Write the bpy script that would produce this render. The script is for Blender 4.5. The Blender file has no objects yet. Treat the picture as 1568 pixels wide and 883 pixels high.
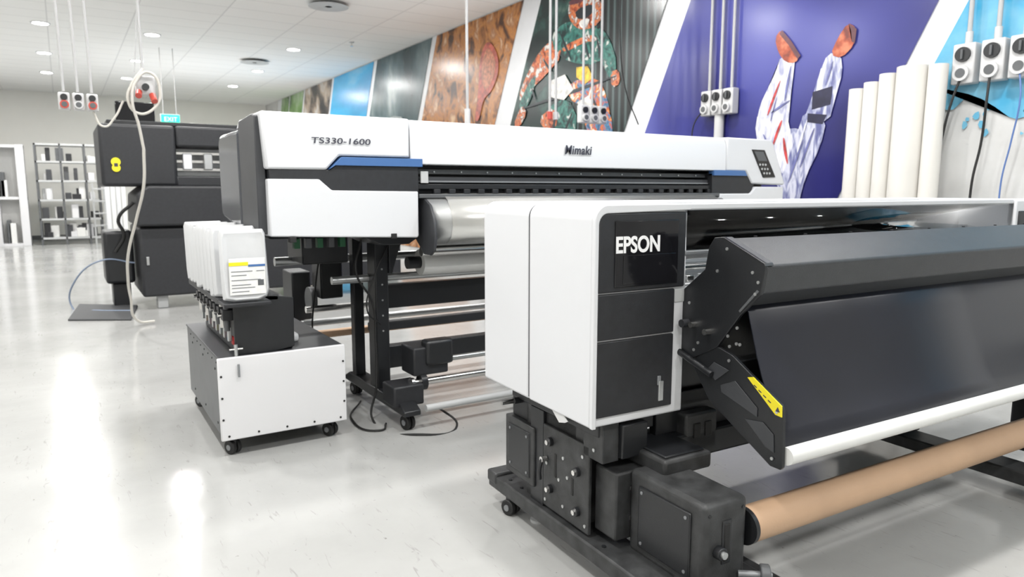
import bpy, bmesh, math, random
from mathutils import Vector, Matrix
random.seed(4)
scene=bpy.context.scene
scene.view_settings.view_transform='Standard'
scene.view_settings.look='None'
scene.view_settings.exposure=0.0

# ---------------------------------------------------------------- materials
def mat(name,col,rough=0.5,metal=0.0,var=0.0,vscale=8.0,bump=0.0,bscale=200.0,coat=0.0,emit=None,estr=0.0,alpha=1.0,trans=0.0,spec=0.5):
    m=bpy.data.materials.new(name);m.use_nodes=True
    nt=m.node_tree;b=nt.nodes['Principled BSDF']
    b.inputs['Base Color'].default_value=(*col,1)
    b.inputs['Roughness'].default_value=rough
    b.inputs['Metallic'].default_value=metal
    b.inputs['Coat Weight'].default_value=coat
    b.inputs['Specular IOR Level'].default_value=spec
    b.inputs['Alpha'].default_value=alpha
    b.inputs['Transmission Weight'].default_value=trans
    if emit:
        b.inputs['Emission Color'].default_value=(*emit,1);b.inputs['Emission Strength'].default_value=estr
    tc=nt.nodes.new('ShaderNodeTexCoord')
    if var>0:
        n=nt.nodes.new('ShaderNodeTexNoise');n.inputs['Scale'].default_value=vscale;n.inputs['Detail'].default_value=5
        nt.links.new(tc.outputs['Object'],n.inputs['Vector'])
        r=nt.nodes.new('ShaderNodeValToRGB')
        r.color_ramp.elements[0].position=.3;r.color_ramp.elements[1].position=.7
        r.color_ramp.elements[0].color=(*[max(0,c*(1-var)) for c in col],1)
        r.color_ramp.elements[1].color=(*[min(1,c*(1+var)) for c in col],1)
        nt.links.new(n.outputs['Fac'],r.inputs['Fac']);nt.links.new(r.outputs['Color'],b.inputs['Base Color'])
    if bump>0:
        n=nt.nodes.new('ShaderNodeTexNoise');n.inputs['Scale'].default_value=bscale
        nt.links.new(tc.outputs['Object'],n.inputs['Vector'])
        bp=nt.nodes.new('ShaderNodeBump');bp.inputs['Strength'].default_value=bump;bp.inputs['Distance'].default_value=.002
        nt.links.new(n.outputs['Fac'],bp.inputs['Height']);nt.links.new(bp.outputs['Normal'],b.inputs['Normal'])
    return m
def ramp_mat(name,stops,scale=3.0,detail=6.0,rough=.35,stretch=(1,1,1),dist=0.0,kind='noise'):
    m=bpy.data.materials.new(name);m.use_nodes=True
    nt=m.node_tree;b=nt.nodes['Principled BSDF'];b.inputs['Roughness'].default_value=rough
    tc=nt.nodes.new('ShaderNodeTexCoord');mp=nt.nodes.new('ShaderNodeMapping');mp.inputs['Scale'].default_value=stretch
    nt.links.new(tc.outputs['Object'],mp.inputs['Vector'])
    if kind=='noise':
        n=nt.nodes.new('ShaderNodeTexNoise');n.inputs['Detail'].default_value=detail;n.inputs['Distortion'].default_value=dist
        out=n.outputs['Fac']
    elif kind=='wave':
        n=nt.nodes.new('ShaderNodeTexWave');n.bands_direction='Y';n.inputs['Distortion'].default_value=dist
        out=n.outputs['Fac']
    n.inputs['Scale'].default_value=scale
    nt.links.new(mp.outputs['Vector'],n.inputs['Vector'])
    r=nt.nodes.new('ShaderNodeValToRGB')
    while len(r.color_ramp.elements)<len(stops): r.color_ramp.elements.new(.5)
    for e,(p,c) in zip(r.color_ramp.elements,stops): e.position=p;e.color=(*c,1)
    nt.links.new(out,r.inputs['Fac']);nt.links.new(r.outputs['Color'],b.inputs['Base Color'])
    return m

WHITE=mat('white_shell_plastic',(.70,.71,.73),.38,bump=.15,bscale=400)
WHITE2=mat('white_powder_coat',(.70,.70,.71),.45,bump=.2,bscale=300)
BLACK=mat('black_textured_plastic',(.018,.019,.022),.46,var=.15,vscale=30,bump=.4,bscale=500)
BLACKM=mat('black_painted_metal',(.014,.015,.017),.36,bump=.2,bscale=300)
BLACKD=mat('black_dusty_metal',(.034,.035,.036),.5,var=.5,vscale=14,bump=.3,bscale=200)
HOODM=mat('dark_grey_hood_paint',(.036,.038,.041),.42,var=.12,vscale=20,bump=.5,bscale=420)
GLOSSB=mat('gloss_black_panel',(.008,.008,.010),.08)
CHAR=mat('charcoal_panel',(.045,.047,.052),.45,var=.1,bump=.2)
DGREY=mat('dark_grey_metal',(.10,.105,.11),.45,var=.1)
NAVY=mat('heater_sheet_dark',(.012,.014,.023),.36,var=.2,vscale=2.0,bump=.05)
GREY=mat('mid_grey_metal',(.25,.26,.27),.4,metal=.3)
INTG=mat('interior_grey_paint',(.42,.45,.47),.5,bump=.1)
LGREY=mat('light_grey_paint',(.5,.51,.51),.5)
CHROME=mat('chrome_metal',(.75,.74,.72),.2,metal=1.0)
SILVER=mat('brushed_silver',(.55,.56,.56),.32,metal=.8)
FOIL=mat('silver_film_sheet',(.68,.68,.66),.20,metal=.7,bump=.3,bscale=8)
BLUE=mat('blue_accent_plastic',(.06,.15,.36),.35,bump=.1)
KRAFT=mat('kraft_paper',(.50,.33,.21),.6,var=.08,vscale=3,bump=.2,bscale=100)
PAPER=mat('white_paper_core',(.72,.72,.70),.55,var=.03)
YEL=mat('yellow_label',(.85,.72,.02),.4,bump=.05)
RED=mat('red_plastic',(.50,.07,.05),.4,bump=.05)
RUB=mat('black_rubber',(.012,.012,.012),.6,bump=.3)
TXT=mat('lettering_white',(.9,.9,.9),.4,bump=.02)
TXTD=mat('lettering_dark',(.04,.04,.06),.4,bump=.02)
SEAM=mat('seam_shadow_gap',(.10,.10,.11),.7,bump=.05)
BAG=mat('translucent_bag_plastic',(.80,.81,.82),.28,alpha=.70,bump=.8,bscale=22)
LABEL=mat('paper_label',(.78,.78,.76),.5,var=.05,vscale=40)
PVC=mat('conduit_grey_pvc',(.45,.45,.45),.4,bump=.1)
PVCW=mat('socket_box_white',(.58,.58,.58),.4,bump=.1)
HOSE=mat('white_hose',(.58,.56,.51),.45,bump=.1)
BLUEC=mat('grey_blue_hose',(.20,.25,.34),.4,bump=.1)
BLUEL=mat('blue_lead',(.10,.18,.42),.4,bump=.1)
GREEN=mat('exit_sign_green',(.0,.5,.25),.4,emit=(.05,.9,.55),estr=1.3)
LAMP=mat('lamp_lens',(1,1,1),.4,emit=(1,.98,.94),estr=30)
TUBE=mat('white_pvc_tube',(.72,.70,.66),.45,var=.04,vscale=2)
RUBBERMAT=mat('rubber_mat_dark',(.06,.062,.065),.7,bump=.6,bscale=120)
PCB=mat('pcb_green',(.02,.12,.05),.5,bump=.1)
def glass(name,col):
    m=bpy.data.materials.new(name);m.use_nodes=True;nt=m.node_tree
    for n in list(nt.nodes):
        if n.type!='OUTPUT_MATERIAL': nt.nodes.remove(n)
    o=[n for n in nt.nodes if n.type=='OUTPUT_MATERIAL'][0]
    t=nt.nodes.new('ShaderNodeBsdfTransparent');t.inputs[0].default_value=(*col,1)
    g=nt.nodes.new('ShaderNodeBsdfGlossy');g.inputs['Roughness'].default_value=.04
    fr=nt.nodes.new('ShaderNodeFresnel');fr.inputs[0].default_value=1.4
    mx=nt.nodes.new('ShaderNodeMixShader')
    nt.links.new(fr.outputs[0],mx.inputs[0]);nt.links.new(t.outputs[0],mx.inputs[1]);nt.links.new(g.outputs[0],mx.inputs[2])
    nt.links.new(mx.outputs[0],o.inputs[0]);return m
SMOKE=glass('smoked_acrylic',(.90,.91,.92))
SMOKED=mat('smoked_dark_cover',(.06,.065,.075),.12,bump=.02)

# ---------------------------------------------------------------- helpers
def empty(name,loc=(0,0,0),rz=0):
    e=bpy.data.objects.new(name,None);e.empty_display_size=.1
    e.location=loc;e.rotation_euler=(0,0,rz);scene.collection.objects.link(e);return e
def link(o,parent,m):
    scene.collection.objects.link(o)
    if m and o.data is not None: o.data.materials.append(m)
    if parent is not None: o.parent=parent
    return o
def fin(bm,name,parent,m,bevel=0,seg=2,smooth=True):
    bmesh.ops.recalc_face_normals(bm,faces=bm.faces[:])
    me=bpy.data.meshes.new(name);bm.to_mesh(me);bm.free()
    o=bpy.data.objects.new(name,me);link(o,parent,m)
    if bevel>0:
        b=o.modifiers.new('bevel','BEVEL');b.width=bevel;b.segments=seg;b.limit_method='ANGLE';b.angle_limit=math.radians(35);b.harden_normals=False
    if smooth:
        for p in me.polygons: p.use_smooth=True
        try: me.set_sharp_from_angle(angle=math.radians(38))
        except Exception: pass
    return o
def box(parent,name,a,b,m,bevel=.004,seg=2):
    bm=bmesh.new()
    v=[bm.verts.new((x,y,z)) for x in (a[0],b[0]) for y in (a[1],b[1]) for z in (a[2],b[2])]
    for f in ((0,1,3,2),(4,6,7,5),(0,4,5,1),(2,3,7,6),(0,2,6,4),(1,5,7,3)): bm.faces.new([v[i] for i in f])
    return fin(bm,name,parent,m,bevel,seg,bevel>0)
def prism(parent,name,pts,axis,a,b,m,bevel=.003,seg=2):
    """extrude a 2-D polygon along axis: axis x -> pts are (y,z); y -> (x,z); z -> (x,y)"""
    bm=bmesh.new()
    def P(p,t):
        if axis=='x': return (t,p[0],p[1])
        if axis=='y': return (p[0],t,p[1])
        return (p[0],p[1],t)
    A=[bm.verts.new(P(p,a)) for p in pts];B=[bm.verts.new(P(p,b)) for p in pts]
    bm.faces.new(A);bm.faces.new(B[::-1]);n=len(pts)
    for i in range(n): bm.faces.new((A[i],B[i],B[(i+1)%n],A[(i+1)%n]))
    return fin(bm,name,parent,m,bevel,seg)
def cyl(parent,name,p1,p2,r,m,n=28,bevel=0,r2=None):
    p1=Vector(p1);p2=Vector(p2);d=p2-p1
    bm=bmesh.new()
    bmesh.ops.create_cone(bm,cap_ends=True,segments=n,radius1=r,radius2=r if r2 is None else r2,depth=d.length)
    M=Matrix.Translation((p1+p2)/2)@d.to_track_quat('Z','Y').to_matrix().to_4x4()
    bmesh.ops.transform(bm,matrix=M,verts=bm.verts[:])
    return fin(bm,name,parent,m,bevel)
def pipe(parent,name,p1,p2,r,ri,m,n=32):
    """hollow tube"""
    p1=Vector(p1);p2=Vector(p2);d=p2-p1;q=d.to_track_quat('Z','Y')
    bm=bmesh.new();rings=[]
    for (rr,pp) in ((r,p1),(r,p2),(ri,p2),(ri,p1)):
        rings.append([bm.verts.new(pp+q@Vector((math.cos(2*math.pi*i/n)*rr,math.sin(2*math.pi*i/n)*rr,0))) for i in range(n)])
    for k in range(4):
        A=rings[k];B=rings[(k+1)%4]
        for i in range(n): bm.faces.new((A[i],A[(i+1)%n],B[(i+1)%n],B[i]))
    return fin(bm,name,parent,m)
def cable(parent,name,pts,r,m,smooth=True):
    c=bpy.data.curves.new(name,'CURVE');c.dimensions='3D';c.bevel_depth=r;c.bevel_resolution=3;c.use_fill_caps=True
    s=c.splines.new('BEZIER');s.bezier_points.add(len(pts)-1)
    for bp,p in zip(s.bezier_points,pts): bp.co=p;bp.handle_left_type=bp.handle_right_type='AUTO'
    s.resolution_u=10
    o=bpy.data.objects.new(name,c);return link(o,parent,m)
def sheet(parent,name,prof,x0,x1,m,th=.004):
    """thin curved sheet, profile (y,z) swept along x"""
    bm=bmesh.new()
    A=[bm.verts.new((x0,y,z)) for y,z in prof];B=[bm.verts.new((x1,y,z)) for y,z in prof]
    for i in range(len(prof)-1): bm.faces.new((A[i],B[i],B[i+1],A[i+1]))
    o=fin(bm,name,parent,m)
    s=o.modifiers.new('t','SOLIDIFY');s.thickness=th;s.offset=0
    return o
def text(parent,name,body,loc,rot,size,m,ext=.0006,sx=1,bold=0,shear=0,sp=1):
    c=bpy.data.curves.new(name,'FONT');c.body=body;c.size=size;c.extrude=ext;c.offset=bold;c.shear=shear;c.space_character=sp
    o=bpy.data.objects.new(name,c);o.location=loc;o.rotation_euler=rot;o.scale=(sx,1,1);return link(o,parent,m)
FR=(math.pi/2,0,0)
def caster(parent,name,x,y,r=.035,top=.1,ang=0.):
    dx=math.cos(ang);dy=math.sin(ang)
    for s in (-1,1):
        cx=x+s*dx*.017;cy=y+s*dy*.017
        cyl(parent,name+'_wheel',(cx-dx*.011,cy-dy*.011,r),(cx+dx*.011,cy+dy*.011,r),r,RUB,24,.004)
    cyl(parent,name+'_hub',(x-dx*.033,y-dy*.033,r),(x+dx*.033,y+dy*.033,r),r*.4,GREY,16)
    box(parent,name+'_fork',(x-.018,y-.018,r*1.2),(x+.018,y+.018,top),BLACKM,.004)
def screw(parent,x,y,z,axis='x',r=.006,m=None):
    d={'x':(-.004,0,0),'y':(0,-.004,0),'z':(0,0,.004)}[axis]
    cyl(parent,'screw',(x,y,z),(x+d[0],y+d[1],z+d[2]),r,m or SILVER,12)
def arc(cx,cy,r,a0,a1,n=8):
    return [(cx+r*math.cos(math.radians(a0+(a1-a0)*i/n)),cy+r*math.sin(math.radians(a0+(a1-a0)*i/n))) for i in range(n+1)]

# ---------------------------------------------------------------- room shell
CZ=4.25;WX=6.0;FY=25.0;LX=-9.0;BY=-5.0
def floor_mat():
    m=bpy.data.materials.new('floor_epoxy');m.use_nodes=True;nt=m.node_tree;b=nt.nodes['Principled BSDF']
    tc=nt.nodes.new('ShaderNodeTexCoord')
    n=nt.nodes.new('ShaderNodeTexNoise');n.inputs['Scale'].default_value=1.1;n.inputs['Detail'].default_value=8;n.inputs['Roughness'].default_value=.6
    nt.links.new(tc.outputs['Object'],n.inputs['Vector'])
    r=nt.nodes.new('ShaderNodeValToRGB');r.color_ramp.elements[0].position=.3;r.color_ramp.elements[1].position=.7
    r.color_ramp.elements[0].color=(.375,.377,.367,1);r.color_ramp.elements[1].color=(.435,.437,.425,1)
    nt.links.new(n.outputs['Fac'],r.inputs['Fac'])
    mp=nt.nodes.new('ShaderNodeMapping');mp.inputs['Scale'].default_value=(11,2.0,1);mp.inputs['Rotation'].default_value=(0,0,.9)
    nt.links.new(tc.outputs['Object'],mp.inputs['Vector'])
    s=nt.nodes.new('ShaderNodeTexNoise');s.inputs['Scale'].default_value=3.2;s.inputs['Detail'].default_value=6;s.inputs['Distortion'].default_value=1.2
    nt.links.new(mp.outputs['Vector'],s.inputs['Vector'])
    sr=nt.nodes.new('ShaderNodeValToRGB');sr.color_ramp.elements[0].position=.63;sr.color_ramp.elements[1].position=.74
    sr.color_ramp.elements[0].color=(0,0,0,1);sr.color_ramp.elements[1].color=(.5,.5,.5,1)
    nt.links.new(s.outputs['Fac'],sr.inputs['Fac'])
    mx=nt.nodes.new('ShaderNodeMix');mx.data_type='RGBA'
    nt.links.new(sr.outputs['Color'],mx.inputs[0]);nt.links.new(r.outputs['Color'],mx.inputs[6]);mx.inputs[7].default_value=(.22,.21,.20,1)
    v=nt.nodes.new('ShaderNodeTexNoise');v.inputs['Scale'].default_value=38;v.inputs['Detail'].default_value=2
    nt.links.new(tc.outputs['Object'],v.inputs['Vector'])
    vr=nt.nodes.new('ShaderNodeValToRGB');vr.color_ramp.elements[0].position=.73;vr.color_ramp.elements[1].position=.78
    vr.color_ramp.elements[0].color=(0,0,0,1);vr.color_ramp.elements[1].color=(.6,.6,.6,1)
    nt.links.new(v.outputs['Fac'],vr.inputs['Fac'])
    mx2=nt.nodes.new('ShaderNodeMix');mx2.data_type='RGBA'
    nt.links.new(vr.outputs['Color'],mx2.inputs[0]);nt.links.new(mx.outputs[2],mx2.inputs[6]);mx2.inputs[7].default_value=(.15,.14,.13,1)
    nt.links.new(mx2.outputs[2],b.inputs['Base Color'])
    r2=nt.nodes.new('ShaderNodeMapRange');r2.inputs[3].default_value=.08;r2.inputs[4].default_value=.24
    nt.links.new(n.outputs['Fac'],r2.inputs[0]);nt.links.new(r2.outputs[0],b.inputs['Roughness'])
    b.inputs['Specular IOR Level'].default_value=.68
    n3=nt.nodes.new('ShaderNodeTexNoise');n3.inputs['Scale'].default_value=9;n3.inputs['Detail'].default_value=3
    nt.links.new(tc.outputs['Object'],n3.inputs['Vector'])
    bp=nt.nodes.new('ShaderNodeBump');bp.inputs['Strength'].default_value=.10;bp.inputs['Distance'].default_value=.01
    nt.links.new(n3.outputs['Fac'],bp.inputs['Height']);nt.links.new(bp.outputs['Normal'],b.inputs['Normal'])
    return m
def ceil_mat():
    m=bpy.data.materials.new('ceiling_tiles');m.use_nodes=True;nt=m.node_tree;b=nt.nodes['Principled BSDF'];b.inputs['Roughness'].default_value=.8
    tc=nt.nodes.new('ShaderNodeTexCoord');br=nt.nodes.new('ShaderNodeTexBrick')
    br.offset=0;br.inputs['Scale'].default_value=1;br.inputs['Brick Width'].default_value=1.2;br.inputs['Row Height'].default_value=.6
    br.inputs['Mortar Size'].default_value=.010;br.inputs['Color1'].default_value=(.83,.83,.82,1);br.inputs['Color2'].default_value=(.85,.85,.84,1);br.inputs['Mortar'].default_value=(.66,.66,.66,1)
    nt.links.new(tc.outputs['Object'],br.inputs['Vector']);nt.links.new(br.outputs['Color'],b.inputs['Base Color']);return m
WALLM=mat('wall_paint_cream',(.80,.79,.75),.7,var=.03,vscale=1,bump=.2,bscale=60)
WALLC=ramp_mat('wall_concrete_painted',[(.3,(.50,.50,.49)),(.5,(.62,.62,.61)),(.7,(.70,.70,.69))],1.8,9,.7)
box(None,'floor',(LX,BY,-.1),(WX+.2,FY+.2,0),floor_mat(),0)
box(None,'ceiling',(LX,BY,CZ),(WX+.2,FY+.2,CZ+.1),ceil_mat(),0)
box(None,'wall_right',(WX,BY,0),(WX+.2,FY,CZ),WALLC,0)
box(None,'wall_far',(LX,FY,0),(WX+.2,FY+.2,CZ),WALLM,0)
box(None,'wall_left',(LX-.2,BY,0),(LX,FY+.2,CZ),WALLM,0)
box(None,'wall_back',(LX-.2,BY-.2,0),(WX+.2,BY,CZ),WALLM,0)
box(None,'baseboard_far',(LX,FY-.02,0),(WX,FY,.12),DGREY,0)

# ---------------------------------------------------------------- mural wall
SL=.49
def edge(y0,z): return y0+SL*(CZ+.03-z)
mural=empty('wall_mural')
def band(name,ya,yb,m,z0=.3,z1=CZ-.02,x=5.99):
    bm=bmesh.new()
    vs=[]
    for y0,z in ((ya,z0),(ya,z1),(yb,z1),(yb,z0)):
        yy=edge(y0,z)
        vs.append(bm.verts.new((x,min(yy,24.8),z)))
    bm.faces.new(vs);return fin(bm,name,mural,m,0,smooth=False)
M_OR=ramp_mat('mural_autumn',[(.36,(.07,.03,.015)),(.44,(.26,.10,.03)),(.52,(.50,.21,.06)),(.60,(.36,.16,.07)),(.70,(.70,.47,.28))],4.5,14,.25,(1,1,.8),dist=.5)
M_TEAL=ramp_mat('mural_teal_night',[(.3,(.02,.04,.045)),(.5,(.05,.09,.10)),(.62,(.11,.16,.17)),(.75,(.35,.40,.4))],1.3,9,.25,(1,1,.6))
M_BL=ramp_mat('mural_blue_sea',[(.3,(.02,.22,.46)),(.5,(.04,.38,.68)),(.66,(.30,.60,.78)),(.75,(.7,.8,.85))],.7,5,.25,(1,.5,1.6))
M_BR=ramp_mat('mural_dark_scene',[(.35,(.02,.02,.025)),(.48,(.10,.08,.07)),(.60,(.40,.32,.25)),(.72,(.6,.6,.6))],1.6,8,.25)
M_GR=ramp_mat('mural_green_field',[(.35,(.04,.10,.03)),(.5,(.16,.30,.09)),(.7,(.4,.5,.35))],1.3,8,.25)
M_DK=ramp_mat('mural_dark_forest',[(.35,(.006,.012,.014)),(.5,(.012,.03,.027)),(.62,(.025,.07,.06)),(.75,(.13,.20,.16))],2.6,12,.25)
M_CO=ramp_mat('mural_corrugated',[(.2,(.004,.006,.007)),(.7,(.02,.035,.035)),(.95,(.07,.10,.10))],2.6,2,.25,kind='wave')
M_IN=ramp_mat('mural_indigo',[(.34,(.025,.025,.14)),(.46,(.06,.065,.29)),(.57,(.12,.13,.42)),(.70,(.24,.27,.55))],.45,1.5,.22,dist=.4)
M_LB=ramp_mat('mural_light_blue',[(.3,(.02,.20,.40)),(.5,(.05,.34,.56)),(.7,(.25,.55,.70))],1.6,8,.3)
M_WH=mat('mural_white_band',(.72,.73,.75),.3,var=.02)
band('white_ground',23.3,2.2,M_WH,x=5.993)
for i,(n,a,b_,m) in enumerate((('olive_panel',22.8,21.95,M_GR),('field_panel',21.85,20.45,M_GR),('dark_panel',20.3,17.95,M_BR),('sea_panel',17.8,15.1,M_BL),
    ('night_panel',14.9,12.2,M_TEAL),('autumn_panel',12.0,9.12,M_OR),('rider_panel',8.62,5.82,M_DK),('indigo_panel',5.42,2.48,M_IN))):
    band(n,a,b_,m,x=5.985)
band('corrugated_strip',7.1,5.82,M_CO,x=5.98)
def poly_wall(name,pts,m,x,smooth=1):
    for _ in range(smooth):
        q=[]
        for i in range(len(pts)):
            a=pts[i];b=pts[(i+1)%len(pts)]
            q+= [(a[0]*.75+b[0]*.25,a[1]*.75+b[1]*.25),(a[0]*.25+b[0]*.75,a[1]*.25+b[1]*.75)]
        pts=q
    bm=bmesh.new();f=bm.faces.new([bm.verts.new((x,p[0],p[1])) for p in pts])
    bmesh.ops.triangulate(bm,faces=[f])
    return fin(bm,name,mural,m,0,smooth=False)
lb=[(2.24,CZ-.02),(edge(2.24,2.3),2.3)]
y=edge(2.24,2.3)
while y>-2.2:
    y-=.05;lb.append((y,2.07+.06*math.sin(y*7)+random.uniform(-.06,.07)))
lb.append((y,CZ-.02))
poly_wall('light_blue_panel',lb,M_LB,5.985,0)
for k in range(22):
    yy=random.uniform(1.2,3.1);zz=random.uniform(1.85,2.03);r_=random.uniform(.008,.028)
    poly_wall('paint_fleck',[(yy+r_*random.uniform(.5,1.3)*math.cos(a),zz+r_*random.uniform(.5,1.6)*math.sin(a)) for a in (0,1.05,2.1,3.14,4.2,5.2)],M_LB,5.985,0)
def cm(s): 
    return [tuple(float(c)/100 for c in p.split(',')) for p in s.split()]
C=lambda n,c,v=.3,s=12: mat('mural_ink_'+n,c,.28,var=v,vscale=s)
I_OR=ramp_mat('mural_ink_orange',[(.36,(.10,.03,.02)),(.43,(.42,.07,.02)),(.50,(.62,.20,.07)),(.55,(.16,.06,.05)),(.60,(.62,.58,.54))],9,8,.28,dist=.8)
I_GR=ramp_mat('mural_ink_green',[(.36,(.006,.02,.02)),(.48,(.02,.12,.10)),(.55,(.05,.20,.16)),(.60,(.02,.05,.05)),(.65,(.50,.54,.50))],9,8,.28,dist=.8)
I_MIX=ramp_mat('mural_ink_redmix',[(.36,(.02,.07,.16)),(.44,(.08,.22,.36)),(.50,(.45,.06,.03)),(.57,(.65,.26,.05)),(.63,(.6,.6,.57))],9,7,.28,dist=.8)
I_WHT=ramp_mat('mural_ink_uniform',[(.34,(.34,.35,.50)),(.45,(.56,.57,.67)),(.56,(.76,.76,.80)),(.68,(.82,.82,.84))],7,7,.28,(1,2.4,.7),dist=.8)
I_GREY=ramp_mat('mural_ink_grey_uniform',[(.36,(.12,.13,.30)),(.48,(.30,.32,.48)),(.60,(.60,.61,.72))],7,7,.28,(1,2.4,.7),dist=.8)
I_SHOE=ramp_mat('mural_ink_shoe',[(.36,(.16,.03,.02)),(.5,(.42,.08,.03)),(.64,(.60,.20,.10))],9,5,.28);I_SOLE=C('sole',(.12,.04,.05));I_BLK=C('pad',(.02,.02,.05));I_RED=C('stripe',(.48,.05,.05),.5,20);I_NAV=C('navy_fold',(.14,.15,.34))
I_RK=C('racket',(.42,.09,.06),.5,14);I_RK2=C('racket_strings',(.46,.18,.10),.5,20);I_W=C('plate',(.62,.61,.58),.35,16);I_Y=C('yellow',(.62,.40,.03),.5,16)
I_DK=C('dark',(.01,.015,.02))
def stroke(name,p,q,w1,w2,m,x):
    p=Vector(p);q=Vector(q);d=(q-p).normalized();n=Vector((-d.y,d.x));md=(p+q)/2
    poly_wall(name,[tuple(p+n*w1*.4),tuple(md+n*(w1+w2)*.55),tuple(q+n*w2*.4),tuple(q-n*w2*.4),tuple(md-n*(w1+w2)*.35),tuple(p-n*w1*.4)],m,x,1)
poly_wall('rider_leg',cm('800,291 737,291 717,261 709,231 735,221 764,253 800,269'),I_MIX,5.974)
poly_wall('rider_torso',cm('832,366 799,372 739,354 719,325 737,304 801,317 840,341'),I_GR,5.973)
poly_wall('rider_neck',[(7.85,3.70),(7.45,3.70),(7.40,3.50),(7.9,3.50)],I_GR,5.9725)
poly_wall('rider_helmet',cm('799,400 740,392 724,367 743,352 780,355 804,377'),I_OR,5.971,2)
poly_wall('helmet_visor',[(8.02,3.98),(7.42,4.02),(7.36,3.92),(7.98,3.89)],I_SOLE,5.9705)
poly_wall('rider_goggles',[(7.86,3.83),(7.46,3.83),(7.48,3.71),(7.66,3.67),(7.84,3.71)],I_DK,5.969)
poly_wall('helmet_chin',[(7.80,3.67),(7.54,3.67),(7.60,3.56),(7.73,3.56)],I_W,5.969)
poly_wall('rider_arm',cm('867,345 832,355 813,328 855,307 889,293 905,272 929,283 901,318'),I_OR,5.971)
poly_wall('rider_shoulder',[(8.42,3.62),(8.12,3.66),(8.05,3.42),(8.32,3.32)],I_GR,5.9705)
poly_wall('rider_forearm',[(8.95,3.05),(8.75,3.12),(8.95,2.72),(9.20,2.62),(9.25,2.74)],I_GR,5.970)
poly_wall('rider_glove',[(9.15,2.72),(9.28,2.60),(9.40,2.44),(9.25,2.38),(9.02,2.58)],I_OR,5.969)
poly_wall('rider_far_arm',[(7.38,3.55),(7.15,3.35),(6.98,3.0),(7.10,2.80),(7.28,3.05),(7.42,3.3)],I_GR,5.970)
poly_wall('rider_far_glove',[(7.12,2.92),(6.96,2.94),(6.92,2.76),(7.08,2.72)],I_OR,5.969)
poly_wall('chest_stripe',[(8.15,3.40),(7.58,3.46),(7.40,3.40),(7.42,3.34),(7.60,3.38),(8.12,3.31)],I_OR,5.968)
for p,q in (((8.2,3.6),(7.95,3.2)),((7.7,3.5),(7.55,3.15)),((7.4,3.4),(7.3,3.1)),((8.6,3.3),(8.4,3.1)),((8.9,2.95),(8.8,2.75)),((7.5,2.7),(7.3,2.4)),((7.9,2.5),(8.1,2.2))):
    stroke('fold',p,q,.022,.03,I_DK,5.9675)
stroke('handlebar',(9.15,2.66),(7.0,2.86),.03,.03,I_DK,5.9685)
poly_wall('bike_plate',[(8.40,2.98),(8.08,3.02),(7.88,2.80),(8.1,2.68),(8.40,2.75)],I_W,5.968,0)
poly_wall('bike_number',[(7.82,3.08),(7.58,3.06),(7.46,2.9),(7.62,2.84),(7.82,2.95)],I_Y,5.968,0)
poly_wall('bike_shroud',[(8.5,2.62),(8.0,2.72),(7.75,2.35),(8.0,2.1),(8.6,2.2)],I_GR,5.970)
poly_wall('bike_fender',[(8.72,2.48),(8.35,2.62),(8.2,2.38),(8.5,2.25)],I_OR,5.967)
poly_wall('bike_fork',[(7.6,2.78),(7.3,2.75),(7.0,2.2),(7.2,2.05),(7.7,2.3)],I_MIX,5.969)
poly_wall('bike_white',[(7.8,2.62),(7.55,2.68),(7.4,2.5),(7.62,2.42)],I_W,5.967,0)
stroke('fork_tube',(8.25,2.7),(8.4,1.95),.04,.035,I_DK,5.966)
poly_wall('bike_wheel',[(8.6+.35*math.cos(a*.5236),1.95+.42*math.sin(a*.5236)) for a in range(12)],I_DK,5.9715)
# falling ball player (legs up)
poly_wall('player_lower_body',cm('482,223 452,236 447,211 436,185 440,158 456,163 472,177 485,201'),I_WHT,5.973,1)
poly_wall('player_hip',[(4.62,1.95),(4.40,2.06),(4.22,1.95),(4.20,1.55),(4.45,1.35),(4.64,1.62)],I_GREY,5.974,2)
poly_wall('player_shin',cm('458,274 442,269 443,253 445,232 446,203 484,208 480,229 471,245 463,259'),I_WHT,5.972,1)
poly_wall('player_far_shin',cm('408,268 395,265 392,249 397,230 403,205 429,210 421,232 415,252'),I_GREY,5.972,1)
poly_wall('player_far_thigh',cm('428,221 405,210 410,184 424,157 430,130 458,135 448,164 437,194'),I_GREY,5.9725,1)
poly_wall('player_shin_guard',[(4.14,2.55),(4.09,2.56),(4.13,2.30),(4.19,2.30)],I_WHT,5.970,0)
poly_wall('player_knee_pad',cm('421,235 401,238 402,222 421,219'),I_BLK,5.969,0)
poly_wall('player_knee_pad_low',cm('425,216 405,213 409,205 425,208'),I_BLK,5.969,0)
poly_wall('player_shoe',cm('466,291 459,298 447,285 437,270 441,264 452,266 461,276'),I_SHOE,5.968,1)
poly_wall('player_shoe_sole',cm('458,297 447,285 436,270 439,267 450,282 461,294'),I_SOLE,5.967,0)
poly_wall('player_far_shoe',cm('390,291 381,285 382,271 394,261 405,266 399,279'),I_SHOE,5.968,1)
poly_wall('player_far_shoe_sole',cm('389,290 381,284 382,272 385,274 386,283'),I_SOLE,5.967,0)
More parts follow.
